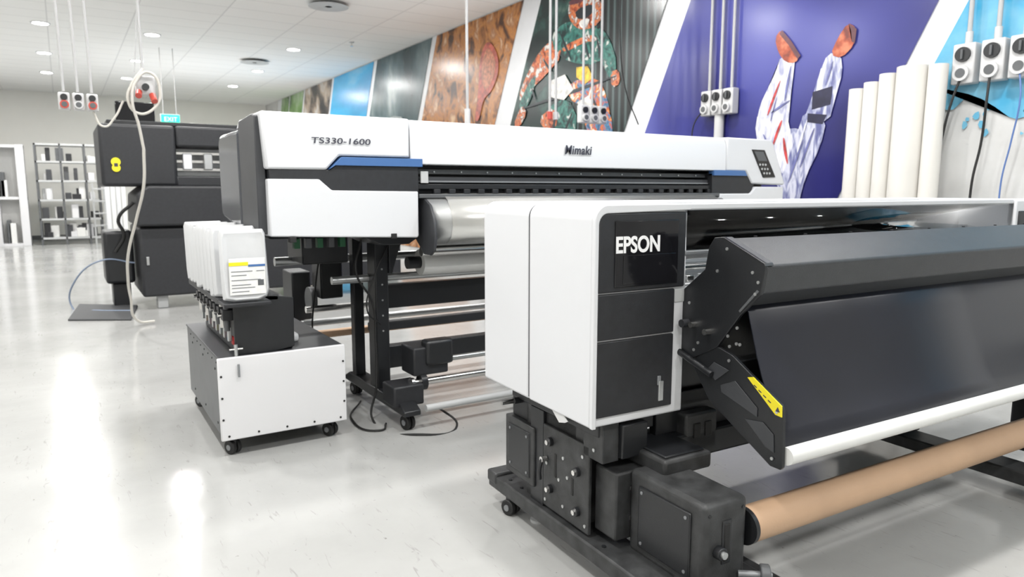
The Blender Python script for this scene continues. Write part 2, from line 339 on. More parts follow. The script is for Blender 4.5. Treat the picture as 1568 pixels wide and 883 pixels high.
for i,(p,q,a,b_,m_) in enumerate((((4.57,2.50),(4.70,2.18),.012,.020,I_RED),((4.46,2.62),(4.51,2.30),.012,.016,I_NAV),((4.53,2.12),(4.62,1.88),.022,.014,I_RED),
    ((4.50,1.95),(4.44,1.70),.022,.016,I_RED),((4.02,2.60),(4.08,2.40),.010,.014,I_NAV),((4.17,2.02),(4.30,1.66),.014,.016,I_NAV),
    ((4.28,1.92),(4.42,1.52),.014,.014,I_NAV),((4.74,2.0),(4.60,1.78),.016,.014,I_NAV),((4.45,2.30),(4.66,2.20),.010,.016,I_NAV),((4.60,2.35),(4.66,2.12),.010,.010,I_NAV),((4.25,2.1),(4.34,1.8),.012,.016,I_WHT),((4.66,1.8),(4.52,1.62),.02,.012,I_NAV))):
    stroke('player_detail',p,q,a,b_,m_,5.966)
poly_wall('racket_frame',cm('1015,384 987,359 983,329 1007,301 1033,294 1048,258 1064,260 1050,301 1047,343 1036,372'),I_RK,5.972,2)
poly_wall('racket_strings',[(10.15,3.72),(9.95,3.54),(9.93,3.32),(10.12,3.10),(10.32,3.05),(10.40,3.4),(10.28,3.67)],I_RK2,5.970,2)
poly_wall('wave_crest',[(17.6,2.6),(16.8,2.9),(16.2,2.75),(15.9,2.4),(17.5,2.3)],I_W,5.97,2)
poly_wall('truck_body',[(14.9,2.9),(13.8,3.0),(13.3,2.7),(13.3,2.4),(14.9,2.4)],C('truck',(.30,.34,.34)),5.97,1)
poly_wall('car_body',[(20.0,2.9),(19.2,3.1),(18.8,2.8),(18.8,2.5),(20.0,2.5)],I_W,5.97,1)

# ---------------------------------------------------------------- lights
def downlight(x,y,pw):
    e=empty('ceiling_downlight',(x,y,CZ))
    pipe(e,'trim_ring',(0,0,-.012),(0,0,0),.15,.12,WHITE)
    cyl(e,'lens',(0,0,-.012),(0,0,-.002),.12,LAMP,24)
    l=bpy.data.lights.new('downlight_lamp','AREA');l.shape='DISK';l.size=.24;l.energy=pw;l.color=(1,.985,.965)
    o=bpy.data.objects.new('downlight_lamp',l);o.location=(0,0,-.03);o.parent=e;scene.collection.objects.link(o)
PW=60
for y in (14.8,17.9,20.8):
    for x in (-3.6,-.1,1.6,4.15): downlight(x,y,PW)
for y in (11.2,):
    for x in (-3.6,-.1,1.6): downlight(x,y,PW)
for y in (8.0,4.9,1.9,-1.4):
    for x in (-3.6,-.1,1.9,4.15): downlight(x,y,PW)
for (x,y) in ((-4,3),(2,2),(-4,11),(3,9),(-4,19),(3,18)):  # added upward fill lamps without fixtures, only there to brighten the ceiling
    l=bpy.data.lights.new('ceiling_fill_light','AREA');l.shape='SQUARE';l.size=4;l.energy=42;l.color=(1,.99,.98)
    o=bpy.data.objects.new('ceiling_fill_light',l);o.location=(x,y,2.2);o.rotation_euler=(math.pi,0,0);scene.collection.objects.link(o)
for (x,y) in ((3.63,10.96),(3.77,16.5),(-5,16)):
    e=empty('ceiling_air_diffuser',(x,y,CZ))
    for k,r in enumerate((.3,.22,.14,.06)): cyl(e,'cone',(0,0,-.05+.012*k),(0,0,-.035+.012*k),r,LGREY,36,r2=r*.85)
    cyl(e,'neck',(0,0,-.05),(0,0,0),.05,DGREY)
for (x,y) in ((4.9,13.5),(2.7,8.6)):
    e=empty('fire_sprinkler',(x,y,CZ))
    cyl(e,'escutcheon',(0,0,-.01),(0,0,0),.05,LGREY);cyl(e,'stem',(0,0,-.07),(0,0,0),.012,CHROME,12);cyl(e,'deflector',(0,0,-.08),(0,0,-.07),.03,CHROME,16)
w=bpy.data.worlds.new('w');scene.world=w;w.use_nodes=True
w.node_tree.nodes['Background'].inputs[0].default_value=(.9,.95,1,1);w.node_tree.nodes['Background'].inputs[1].default_value=.4

# ================================================================ NEAR PRINTER
P=empty('large_format_textile_printer',(1.5,1.86,0),math.radians(-2.5))
E=empty('printer_frame');E.parent=P;E.location=(-1.5,-1.86,0)
XR=4.22;XE=4.66
shell=[(1.5,.62)]+arc(1.555,1.345,.055,180,90,8)+[(1.93,1.40),(1.93,.62)]
prism(E,'left_end_shell_front',shell,'y',1.865,2.277,WHITE,.008,3)
prism(E,'left_end_shell_rear',shell,'y',2.281,2.66,WHITE,.012,3)
prism(E,'shell_seam_fill',[(1.503,.63)]+arc(1.555,1.345,.052,180,90,8)+[(1.9,1.396),(1.9,.63)],'y',2.27,2.29,SEAM,0)
lip=[(1.5,.62)]+arc(1.555,1.345,.055,180,90,8)+[(1.93,1.40),(1.93,1.378)]+arc(1.555,1.333,.038,90,180,6)+[(1.517,.62)]
prism(E,'shell_front_lip',lip,'y',1.85,1.868,WHITE,.003)
box(E,'front_panel_upper',(1.519,1.853,1.098),(1.912,1.885,1.372),BLACK,.006)
box(E,'front_panel_middle',(1.519,1.855,.932),(1.868,1.885,1.093),BLACK,.004)
box(E,'front_panel_lower',(1.519,1.855,.655),(1.868,1.885,.926),BLACK,.004)
box(E,'front_panel_back',(1.52,1.87,.64),(1.93,1.9,1.37),RUB,0)
box(E,'control_display',(1.585,1.848,1.115),(1.872,1.856,1.345),GLOSSB,.003)
box(E,'display_screen',(1.62,1.846,1.125),(1.86,1.849,1.225),GLOSSB,.001)
text(E,'lettering','EPSON',(1.583,1.846,1.236),FR,.078,TXT,.0008,.84,.0022)
box(E,'panel_latch',(1.80,1.849,.68),(1.822,1.856,.755),SILVER,.002)
box(E,'panel_latch_slot',(1.795,1.85,.74),(1.81,1.857,.775),GREY,.002)
# main body
box(E,'rear_body',(1.93,2.25,.75),(XR,2.62,1.36),CHAR,.01)
box(E,'lower_body',(1.93,1.98,.64),(XR,2.6,1.02),BLACKM,.01)
box(E,'body_underside',(1.55,1.95,.60),(4.6,2.6,.66),BLACKM,.006)
box(E,'top_rear_cover',(1.93,2.36,1.375),(XR,2.66,1.40),WHITE,.006)
box(E,'top_front_rail',(1.93,1.86,1.378),(XR,1.885,1.402),WHITE,.005)
box(E,'top_window',(1.93,1.885,1.385),(XR,2.36,1.392),SMOKE,0)
sheet(E,'front_window',[(1.865,1.376),(1.868,1.23)],1.915,XR,SMOKE,.004)
box(E,'window_lower_rail',(1.915,1.858,1.212),(XR,1.875,1.228),GREY,.004)
prism(E,'interior_back',[(2.20,1.05),(2.22,1.20),(2.34,1.37),(2.36,1.37),(2.24,1.05)],'x',1.93,XR,INTG,0)
box(E,'carriage_rail',(1.93,2.08,1.20),(XR,2.19,1.265),INTG,.004)
box(E,'carriage_rail_dark',(1.93,2.068,1.235),(XR,2.082,1.245),BLACKM,.002)
box(E,'cable_track',(1.93,2.22,1.30),(XR,2.25,1.325),BLACKM,.002)
box(E,'platen_cover',(1.93,1.90,1.06),(XR,2.17,1.10),SILVER,.004)
for z in (1.14,1.175): box(E,'rail_strip',(1.93,2.03,z),(XR,2.06,z+.018),SILVER,.002)
for i in range(26): cyl(E,'rail_bolt',(2.0+i*.085,2.08,1.22),(2.0+i*.085,2.07,1.22),.006,BLACKM,10)
cyl(E,'feed_shaft',(1.93,1.98,1.15),(XR,1.98,1.15),.012,CHROME)
for i in range(25): box(E,'pinch_roller',(2.0+i*.088,1.93,1.10),(2.035+i*.088,1.97,1.125),LGREY if i%3 else CHROME,.003)
box(E,'print_head_carriage',(3.45,1.93,1.12),(3.85,2.15,1.35),BLACK,.01)
box(E,'front_ledge',(1.87,1.86,1.04),(XR,1.98,1.09),LGREY,.004)
shr=[(XR,.62),(XR,1.40)]+arc(XE-.055,1.345,.055,90,0,8)+[(XE,.62)]
prism(E,'right_end_shell',shr,'y',1.85,2.66,WHITE,.01)
box(E,'right_end_panel',(XR+.03,1.842,.66),(XE-.03,1.856,1.34),BLACK,.004)
# heater end brackets
upper=[(1.72,1.285),(1.68,1.29),(1.50,1.215),(1.495,1.20),(1.51,1.11),(1.59,1.03),(1.69,.90),(1.80,.84),(1.90,.83),(1.892,.98),(1.865,1.085),(1.76,1.17),(1.745,1.25)]
lower=[(1.78,.93),(1.70,.905),(1.62,.885),(1.41,.765),(1.40,.745),(1.392,.56),(1.40,.55),(1.44,.55),(1.72,.70),(1.80,.80)]
XH=4.10
for nm,x in (('left',1.93),('right',XH)):
    prism(E,'heater_bracket_upper_'+nm,upper,'x',x-.012,x+.002,BLACKM,.002)
    prism(E,'heater_bracket_lower_'+nm,lower,'x',x-.008,x+.006,BLACKM,.002)
    cyl(E,'bracket_stay_'+nm,(x-.02,1.90,.86),(x-.02,1.70,.80),.012,BLACKM)
prism(E,'bracket_flange',[(1.68,1.29),(1.50,1.215),(1.495,1.205),(1.675,1.28)],'x',1.918,1.96,HOODM,.002)
prism(E,'bracket_fold_line',[(1.515,1.12),(1.59,1.04),(1.596,1.045),(1.523,1.125)],'x',1.916,1.919,DGREY,0)
prism(E,'bracket_recess',[(1.60,.80),(1.50,.73),(1.50,.70),(1.66,.745),(1.665,.77)],'x',1.918,1.921,CHAR,.001)
prism(E,'bracket_recess_upper',[(1.70,.845),(1.63,.83),(1.69,.78),(1.735,.81)],'x',1.918,1.921,CHAR,.001)
prism(E,'bracket_recess_low',[(1.475,.69),(1.43,.66),(1.425,.60),(1.46,.61),(1.55,.68)],'x',1.918,1.921,CHAR,.001)
for (yy,zz) in ((1.60,.985),(1.585,.93),(1.63,.915),(1.64,.95),(1.60,.93),(1.52,1.15),(1.545,1.18),(1.66,1.25),(1.70,1.17),(1.43,.58),(1.42,.74),(1.78,.90),(1.63,.865),(1.83,1.04),(1.80,.87),(1.53,1.11)):
    screw(E,1.919,yy,zz,'x',.0055)
for (yy,zz) in ((1.80,.965),(1.73,.95)): cyl(E,'knob_pin',(1.92,yy,zz),(1.895,yy,zz),.011,CHROME,16)
cyl(E,'bracket_knob',(1.92,1.835,.965),(1.885,1.835,.965),.015,BLACK,16)
hood=[(1.72,1.275),(1.69,1.283),(1.505,1.208),(1.50,1.20),(1.512,1.115),(1.53,1.10),(1.60,1.05),(1.66,1.08),(1.70,1.2)]
prism(E,'heater_hood',hood,'x',1.935,XH-.015,HOODM,.004)
for i in range(8): screw(E,2.1+i*.27,1.70,1.283,'z',.006,BLACKM)
prof=[(1.60,1.075),(1.575,1.04),(1.555,.98),(1.53,.90),(1.50,.82),(1.465,.74),(1.43,.67),(1.40,.62)]
sheet(E,'heater_sheet',prof,1.94,XH-.015,NAVY,.006)
sheet(E,'heater_back_sheet',[(1.70,1.05),(1.72,.9),(1.66,.75),(1.5,.6),(1.42,.58)],1.94,XH-.015,BLACKM,.006)
box(E,'heater_support_beam',(1.94,1.62,.78),(XH-.015,1.68,.86),BLACKM,.004)
cyl(E,'guide_tube',(1.94,1.395,.595),(XH-.015,1.395,.595),.030,PAPER)
prism(E,'warning_label',[(1.545,.826),(1.522,.832),(1.402,.764),(1.40,.728),(1.425,.730)],'x',1.916,1.920,YEL,0)
for k in range(4): prism(E,'label_print',[(1.515-.02*k,.808-.012*k),(1.503-.02*k,.802-.012*k),(1.505-.02*k,.799-.012*k),(1.517-.02*k,.805-.012*k)],'x',1.9150,1.916,TXTD,0)
prism(E,'warning_triangle',[(1.425,.742),(1.407,.742),(1.416,.758)],'x',1.9150,1.916,TXTD,0)
cyl(E,'media_path_roller',(1.94,1.80,.88),(XH-.015,1.80,.88),.02,SILVER)
# take up roll
cyl(E,'kraft_paper_roll',(1.90,1.51,.32),(4.06,1.51,.32),.062,KRAFT,48)
cyl(E,'roll_flange',(1.885,1.51,.32),(1.902,1.51,.32),.064,BLACKM,36)
cyl(E,'roll_flange',(4.06,1.51,.32),(4.08,1.51,.32),.068,BLACKM,36)
cyl(E,'supply_roll',(2.0,2.45,.42),(4.0,2.45,.42),.075,BLACKM,36)
box(E,'cross_beam',(1.75,2.12,.28),(3.9,2.22,.42),BLACKM,.008)
box(E,'cross_beam_front',(1.9,1.90,.40),(3.9,1.98,.50),BLACKM,.008)
box(E,'lower_skirt',(1.88,1.95,.50),(3.9,1.99,.66),BLACKM,.004)
box(E,'takeup_right_unit',(4.08,1.42,.12),(4.25,1.72,.45),BLACK,.015)
foot=[(2.74,.075),(2.74,.12),(2.70,.14),(1.30,.14),(1.16,.115),(1.14,.075)]
for nm,x0 in (('left',1.56),('right',3.72)):
    prism(E,'foot_beam_'+nm,foot,'x',x0,x0+.16,BLACKD,.008)
    caster(E,'caster_rear_'+nm,x0+.02,2.56,.036,.10,.3)
    caster(E,'caster_front_'+nm,x0+.075,1.26,.036,.10,0)
    cyl(E,'leveling_foot_'+nm,(x0+.09,2.44,.0),(x0+.09,2.44,.012),.035,LGREY,20)
    cyl(E,'leveling_bolt_'+nm,(x0+.09,2.44,.01),(x0+.09,2.44,.09),.008,CHROME,12)
    box(E,'stand_column_'+nm,(x0+.04,2.08,.13),(x0+.2,2.46,.61),BLACKD,.008)
box(E,'foot_cap',(1.555,2.66,.10),(1.725,2.745,.155),BLACKD,.01)
for yy in (1.4,1.62,1.9,2.5,2.6): screw(E,1.60,yy,.14,'z',.009,BLACKM)
# stand mechanics, left
box(E,'column_side_box',(1.575,2.36,.20),(1.64,2.60,.46),BLACKD,.006)
box(E,'column_side_cover',(1.570,2.39,.23),(1.578,2.57,.43),BLACKM,.006)
for (yy,zz) in ((2.41,.25),(2.55,.25),(2.41,.41),(2.55,.41)): screw(E,1.571,yy,zz,'x',.006,GREY)
box(E,'column_gap_plate',(1.585,2.30,.14),(1.60,2.40,.55),BLACKM,.003)
box(E,'adjuster_plate',(1.585,1.98,.15),(1.60,2.30,.50),BLACKD,.004)
box(E,'adjuster_slot',(1.582,2.20,.30),(1.587,2.215,.40),RUB,.004)
box(E,'adjuster_slot',(1.582,2.08,.27),(1.587,2.095,.34),RUB,.004)
box(E,'adjuster_upper_bracket',(1.60,1.96,.48),(1.80,2.40,.57),BLACKD,.005)
box(E,'adjuster_top_plate',(1.58,1.92,.555),(1.84,2.55,.60),BLACKM,.004)
box(E,'adjuster_tab',(1.585,1.90,.46),(1.66,2.02,.62),BLACKD,.004)
box(E,'adjuster_side_lug',(1.66,1.88,.47),(1.78,1.96,.60),BLACKM,.006)
for (yy,zz) in ((2.24,.44),(2.24,.24),(2.05,.38),(2.05,.22)):
    cyl(E,'adjuster_knob',(1.587,yy,zz),(1.568,yy,zz),.018,BLACKM,20,.002)
    cyl(E,'adjuster_bolt',(1.57,yy,zz),(1.560,yy,zz),.011,CHROME,6)
for (yy,zz) in ((2.15,.40),(2.12,.33),(2.15,.2),(2.02,.45),(1.95,.5),(2.18,.3),(2.27,.34),(2.0,.18),(2.28,.18),(1.93,.58),(1.98,.58)): screw(E,1.585,yy,zz,'x',.007)
cyl(E,'lock_lever',(1.58,2.27,.36),(1.555,2.27,.36),.012,CHROME,16)
cable(E,'lever_arm',[(1.56,2.27,.36),(1.555,2.28,.31),(1.56,2.285,.27)],.008,BLACKM)
prism(E,'loose_paper_strip',[(2.20,.60),(2.14,.555),(2.10,.565),(2.08,.575),(2.12,.60)],'x',1.555,1.558,TXT,0)
cyl(E,'rear_stub_bar',(1.50,2.50,.545),(1.62,2.50,.545),.010,CHROME)
cyl(E,'rear_stub_grip',(1.56,2.50,.545),(1.62,2.50,.545),.014,BLACKM)
box(E,'rear_stub_bracket',(1.6,2.44,.46),(1.7,2.58,.60),BLACKM,.006)
box(E,'slotted_bracket',(1.62,1.86,.17),(1.86,1.99,.43),BLACKD,.008)
for (xx,zz) in ((1.70,.365),(1.70,.25),(1.80,.365),(1.80,.25)):
    box(E,'slot',(xx-.018,1.855,zz-.008),(xx+.018,1.862,zz+.008),RUB,.004)
    screw(E,xx,1.858,zz+.035,'y',.005,BLACKM)
box(E,'bracket_channel',(1.80,1.80,.16),(1.92,1.95,.50),BLACKM,.008)
box(E,'takeup_upper_box',(1.74,1.74,.43),(1.97,2.02,.495),BLACKD,.012)
box(E,'takeup_upper_lid',(1.76,1.76,.493),(1.95,1.98,.503),BLACKM,.006)
box(E,'takeup_right_bracket',(1.99,1.90,.42),(2.16,2.0,.58),BLACKD,.01)
box(E,'bracket_hole',(2.03,1.895,.48),(2.065,1.903,.54),RUB,.003)
box(E,'bracket_hole',(2.09,1.895,.48),(2.125,1.903,.54),RUB,.003)
# take-up motor unit
box(E,'takeup_motor_housing',(1.68,1.48,.13),(1.875,1.86,.445),BLACKD,.02,4)
box(E,'housing_handle_recess',(1.765,1.474,.24),(1.79,1.482,.37),RUB,.01)
box(E,'housing_handle_rim',(1.757,1.477,.23),(1.798,1.481,.38),BLACKM,.012)
box(E,'housing_side_plate',(1.672,1.54,.17),(1.682,1.80,.40),BLACKM,.006)
for (yy,zz) in ((1.56,.19),(1.78,.19),(1.56,.38),(1.78,.38)): screw(E,1.673,yy,zz,'x',.006,GREY)
cyl(E,'housing_knob',(1.74,1.485,.28),(1.74,1.455,.28),.022,BLACKM,20,.003)
cyl(E,'housing_bolt',(1.74,1.455,.28),(1.74,1.445,.28),.012,SILVER,16)
for (xx,zz) in ((1.70,.41),(1.70,.16),(1.86,.16),(1.85,.41)): screw(E,xx,1.481,zz,'y',.006,BLACKM)
cyl(E,'lock_pin',(1.72,1.46,.17),(1.64,1.40,.17),.012,CHROME)
box(E,'takeup_foot',(1.68,1.30,.10),(1.95,1.62,.155),BLACKD,.01)
cyl(E,'height_dial',(1.90,1.44,.175),(1.925,1.42,.175),.035,DGREY,12,.004)
cyl(E,'height_dial_axle',(1.84,1.48,.175),(1.93,1.415,.175),.012,GREY)
box(E,'dial_bracket',(1.88,1.40,.10),(1.99,1.60,.15),BLACKD,.008)
cable(E,'power_cable',[(1.72,2.4,.5),(1.66,2.56,.45),(1.72,2.7,.25),(1.8,2.6,.12),(2.1,2.5,.01),(2.6,2.7,.01)],.008,RUB)

# ================================================================ MIDDLE PRINTER
Mi=empty('wide_format_inkjet_printer')
topc=[(3.90,1.60),(3.905,1.80),(3.93,1.85),(4.0,1.865),(4.55,1.865),(4.62,1.83),(4.62,1.60)]
prism(Mi,'top_cover_center',topc,'x',1.757,4.48,WHITE,.006)
def front_poly(name,pts,y0,y1,m,bev=.006): return prism(Mi,name,pts,'y',y0,y1,m,bev)
front_poly('left_cover_front',[(.905,1.862),(.925,1.56),(1.25,1.56),(1.325,1.638),(1.752,1.638),(1.752,1.862)],3.90,4.12,WHITE,.012)
prism(Mi,'left_cover_top',[(4.0,1.80),(4.0,1.865),(4.55,1.865),(4.62,1.83),(4.62,1.80)],'x',.93,1.752,WHITE,.008)
front_poly('left_blue_trim',[(1.262,1.562),(1.335,1.632),(1.83,1.632),(1.83,1.585),(1.30,1.585)],3.892,3.95,BLUE,.002)
front_poly('left_black_recess',[(.94,1.50),(.94,1.56),(1.27,1.56),(1.31,1.59),(1.81,1.59),(1.81,1.42),(1.3,1.42)],3.91,4.3,BLACK,.004)
front_poly('left_lower_front',[(.93,1.508),(1.205,1.508),(1.275,1.447),(1.80,1.440),(1.80,1.175),(1.79,1.165),(.93,1.20)],3.895,4.05,WHITE,.010)
front_poly('left_lower_inner',[(.93,1.50),(1.80,1.44),(1.80,1.20),(.93,1.21)],4.05,4.7,BLACKM,.004)
for (xx) in (1.03,1.62): box(Mi,'panel_clip',(xx,3.888,1.165),(xx+.035,3.93,1.195),RUB,.002)
prism(Mi,'left_end_side',[(3.96,1.21),(3.96,1.84),(4.02,1.855),(4.34,1.84),(4.36,1.80),(4.36,1.24),(4.34,1.21)],'x',.885,.935,CHAR,.006)
sm=[(4.36,1.22)]+[(4.36,1.80)]+arc(4.90,1.72,.08,90,0,6)+arc(4.90,1.34,.08,0,-90,6)+[(4.40,1.20)]
prism(Mi,'left_smoked_cover',sm,'x',.88,1.15,SMOKED,.03,4)
prism(Mi,'left_end_core',[(4.0,1.25),(4.0,1.83),(4.6,1.83),(4.85,1.6),(4.85,1.25)],'x',.93,1.70,BLACKM,.01)
front_poly('right_cover_front',[(4.485,1.862),(4.485,1.60),(4.72,1.60),(4.80,1.50),(5.20,1.49),(5.22,1.50),(5.05,1.83),(5.02,1.862)],3.90,4.12,WHITE,.012)
prism(Mi,'right_cover_top',[(4.0,1.80),(4.0,1.865),(4.55,1.865),(4.62,1.83),(4.62,1.80)],'x',4.485,5.0,WHITE,.008)
front_poly('right_blue_trim',[(4.34,1.603),(4.34,1.562),(4.73,1.562),(4.70,1.603)],3.892,3.95,BLUE,.002)
front_poly('right_black_recess',[(4.34,1.58),(4.34,1.42),(4.80,1.42),(4.84,1.50),(4.74,1.58)],3.91,4.3,BLACK,.004)
front_poly('right_lower_front',[(4.42,1.42),(4.78,1.42),(4.84,1.475),(5.2,1.475),(5.2,1.18),(4.42,1.18)],3.895,4.05,WHITE,.01)
box(Mi,'right_end_core',(4.45,4.05,1.2),(5.12,4.85,1.8),BLACKM,.02)
front_poly('control_panel',[(4.775,1.775),(4.93,1.775),(5.085,1.555),(4.93,1.55)],3.892,3.905,GLOSSB,.003)
front_poly('control_screen',[(4.80,1.76),(4.91,1.76),(4.965,1.685),(4.855,1.685)],3.889,3.893,DGREY,.001)
for i in range(3):
    for j in range(3):
        cyl(Mi,'key',(4.875+.035*j+.028*i,3.893,1.655-.035*i),(4.875+.035*j+.028*i,3.887,1.655-.035*i),.009,LGREY,12)
text(Mi,'model_lettering','TS330-1600',(1.165,3.893,1.703),FR,.046,TXTD,.0006,1.52,.0003,.1)
text(Mi,'logo_lettering','Mimaki',(2.88,3.893,1.69),FR,.082,TXTD,.0006,.92,.0018,.15,1.06)
box(Mi,'carriage_bay_back',(1.8,4.20,1.36),(4.45,4.25,1.62),BLACKM,0)
box(Mi,'bay_rail_upper',(1.81,3.99,1.545),(4.40,4.03,1.575),DGREY,.003)
box(Mi,'bay_rail_mid',(1.81,3.96,1.50),(4.40,3.99,1.53),CHAR,.003)
box(Mi,'bay_rail_edge',(1.81,3.955,1.495),(4.40,3.962,1.505),GREY,.001)
box(Mi,'bay_rail_lower',(1.81,3.93,1.455),(4.40,3.97,1.485),BLACKM,.003)
for i in range(24): box(Mi,'pinch_roller',(1.92+i*.104,3.925,1.425),(1.965+i*.104,3.96,1.455),BLACK,.004)
for i in range(13): screw(Mi,1.95+i*.19,3.985,1.56,'y',.005)
box(Mi,'bay_front_label',(1.83,3.92,1.49),(1.88,3.93,1.56),LGREY,.002)
box(Mi,'platen_edge',(1.81,3.90,1.40),(4.42,4.2,1.425),DGREY,.004)
box(Mi,'chassis',(1.0,4.25,1.16),(5.1,4.85,1.62),BLACKM,.02)
fp=[(4.0,1.43),(3.93,1.425),(3.87,1.39),(3.82,1.32),(3.80,1.24),(3.82,1.17),(3.87,1.13),(3.95,1.12)]
sheet(Mi,'media_sheet',fp,1.98,4.35,FOIL,.002)
sheet(Mi,'platen_apron',[(4.0,1.42),(3.94,1.41),(3.88,1.38),(3.835,1.32),(3.815,1.24),(3.835,1.18),(3.9,1.12),(4.0,1.10)],1.86,4.42,SILVER,.004)
gp=[(4.05,1.40),(3.92,1.40),(3.84,1.36),(3.79,1.28),(3.77,1.18),(3.79,1.09),(3.84,1.06),(3.93,1.06),(4.05,1.15)]
prism(Mi,'media_guard_left',gp,'x',1.845,1.862,CHAR,.003)
prism(Mi,'media_guard_right',gp,'x',4.42,4.437,CHAR,.003)
cyl(Mi,'guide_roller',(1.86,4.0,1.07),(4.42,4.0,1.07),.03,CHROME)
cyl(Mi,'printed_roll',(1.95,4.22,.98),(4.42,4.22,.98),.085,PAPER,40)
cyl(Mi,'printed_roll_core',(1.86,4.22,.98),(1.95,4.22,.98),.04,BLACKM,24)
cyl(Mi,'guide_roller_low',(1.40,4.35,.88),(4.42,4.35,.88),.025,SILVER)
cyl(Mi,'guide_roller_rear',(1.15,4.75,.98),(4.42,4.75,.98),.03,SILVER)
for nm,x0 in (('left',1.64),('right',4.50)):
    box(Mi,'leg_'+nm,(x0,4.22,.12),(x0+.09,4.36,1.17),BLACKM,.008)
    box(Mi,'leg_rear_'+nm,(x0,4.62,.12),(x0+.07,4.70,1.17),BLACKM,.006)
    prism(Mi,'foot_'+nm,[(3.78,.10),(3.78,.13),(3.86,.17),(4.75,.17),(4.84,.13),(4.84,.10)],'x',x0-.01,x0+.10,BLACKM,.008)
    caster(Mi,'caster_front_'+nm,x0+.045,3.86,.045,.11,.2)
    caster(Mi,'caster_rear_'+nm,x0+.045,4.76,.045,.11,.2)
for k in range(5): screw(Mi,1.685,4.219,.55+.1*k,'y',.006,SILVER)
prism(Mi,'leg_gusset',[(1.57,1.17),(1.85,1.17),(1.80,1.08),(1.75,.92),(1.73,.92),(1.73,1.12)],'y',4.2,4.23,BLACKM,.003)
prism(Mi,'leg_head_plate',[(1.50,1.17),(1.86,1.17),(1.78,1.12),(1.60,1.12)],'y',4.0,4.4,BLACKM,.004)
box(Mi,'cross_beam_upper',(1.73,4.40,.66),(4.5,4.48,.82),BLACKM,.006)
box(Mi,'cross_beam_lower',(1.73,4.28,.28),(4.5,4.36,.43),BLACKM,.006)
box(Mi,'tray_beam',(1.73,4.55,.48),(4.5,4.62,.54),CHAR,.006)
cyl(Mi,'winding_bar',(1.75,3.93,.26),(4.5,3.93,.26),.022,CHROME)
cyl(Mi,'winding_bar_upper',(1.98,4.03,.36),(4.5,4.03,.36),.018,SILVER)
cyl(Mi,'tension_bar',(1.78,3.80,.13),(4.5,3.80,.13),.022,LGREY)
cyl(Mi,'rear_bar',(1.38,4.88,.62),(4.5,4.88,.62),.025,CHROME)
cyl(Mi,'rear_bar_low',(1.38,5.0,.50),(4.5,5.0,.50),.025,SILVER)
cyl(Mi,'rear_bar_core',(1.42,5.05,.40),(4.5,5.05,.40),.03,KRAFT)
box(Mi,'winder_motor',(1.76,3.92,.30),(2.0,4.12,.48),BLACK,.012)
box(Mi,'winder_motor_cap',(1.84,3.90,.36),(2.03,4.0,.52),BLACKM,.02)
cyl(Mi,'winder_drum',(1.80,3.93,.26),(1.84,3.93,.26),.05,BLACKM)
box(Mi,'winder_foot_box',(1.60,3.86,.14),(1.80,4.05,.27),BLACK,.012)
cyl(Mi,'bar_end_cap',(1.74,3.93,.26),(1.76,3.93,.26),.035,CHROME)
box(Mi,'rear_media_holder',(1.36,5.14,.50),(1.50,5.4,.86),BLACKM,.012)
box(Mi,'rear_media_holder_side',(1.46,4.78,.70),(1.62,4.98,.98),BLACKM,.012)
cyl(Mi,'rear_holder_disc',(1.42,4.95,.68),(1.46,4.95,.68),.09,DGREY)
box(Mi,'rear_leg',(1.38,5.2,.08),(1.46,5.3,.52),BLACKM,.006)
box(Mi,'rear_foot',(1.36,5.14,.0),(1.7,5.4,.08),BLACKM,.006)
box(Mi,'electronics_box',(1.25,4.45,.98),(1.55,4.8,1.16),BLACKM,.01)
for k in range(5): box(Mi,'terminal',(1.15+.07*k,4.25,1.10),(1.185+.07*k,4.3,1.16),DGREY if k%2 else PCB,.003)
cable(Mi,'loom',[(1.55,4.2,1.15),(1.50,4.18,.95),(1.60,4.18,.75),(1.62,4.19,.5),(1.60,4.15,.2),(1.55,4.1,.02),(1.7,3.7,.01),(1.95,3.72,.01),(1.9,3.9,.1)],.007,RUB)
cable(Mi,'loom_thin',[(1.72,4.2,1.1),(1.60,4.15,.9),(1.56,4.16,.7),(1.66,4.2,.6)],.005,RUB)
cable(Mi,'loom_floor',[(1.62,4.5,.02),(1.45,4.2,.01),(1.52,3.9,.01),(1.6,4.0,.01)],.006,RUB)
cable(Mi,'tube_rear',[(1.42,4.6,1.1),(1.40,4.7,.8),(1.40,4.8,.4),(1.45,4.7,.02)],.006,RUB)

# ================================================================ INK SUPPLY CART
K=empty('ink_supply_cart')
box(K,'cabinet_body',(.645,3.95,.10),(1.32,5.12,.545),DGREY,.008)
box(K,'cabinet_front',(.63,3.93,.10),(1.33,3.953,.558),WHITE2,.006)
box(K,'cabinet_top',(.64,3.953,.543),(1.325,5.13,.555),CHAR,.004)
for i in range(5): screw(K,.67+i*.155,3.931,.125,'y',.006,RUB)
for z in (.22,.34,.46):
    screw(K,1.315,3.931,z,'y',.006,RUB);screw(K,.645,3.931,z,'y',.006,RUB)
for y_ in (4.1,4.5,4.9):
    for z in (.16,.47): screw(K,.646,y_,z,'x',.007,RUB)
for i in range(8): screw(K,.646,4.05+i*.13,.515,'x',.005,RUB)
for (xx,yy) in ((.70,4.01),(1.25,4.01),(.70,5.04),(1.25,5.04)): caster(K,'caster',xx,yy,.040,.11,.5)
prism(K,'tower_front_plate',[(.735,.555),(.735,.84),(.70,.885),(.92,.875),(1.06,.85),(1.055,.57),(.95,.555)],'y',3.985,4.0,BLACKM,.003)
box(K,'tower_body',(.745,4.0,.555),(1.05,5.0,.84),BLACKM,.008)
box(K,'tower_tray',(.66,3.985,.84),(.98,5.02,.872),BLACK,.006)
box(K,'tower_tray_lip',(.66,3.81,.845),(.90,3.99,.868),BLACK,.006)
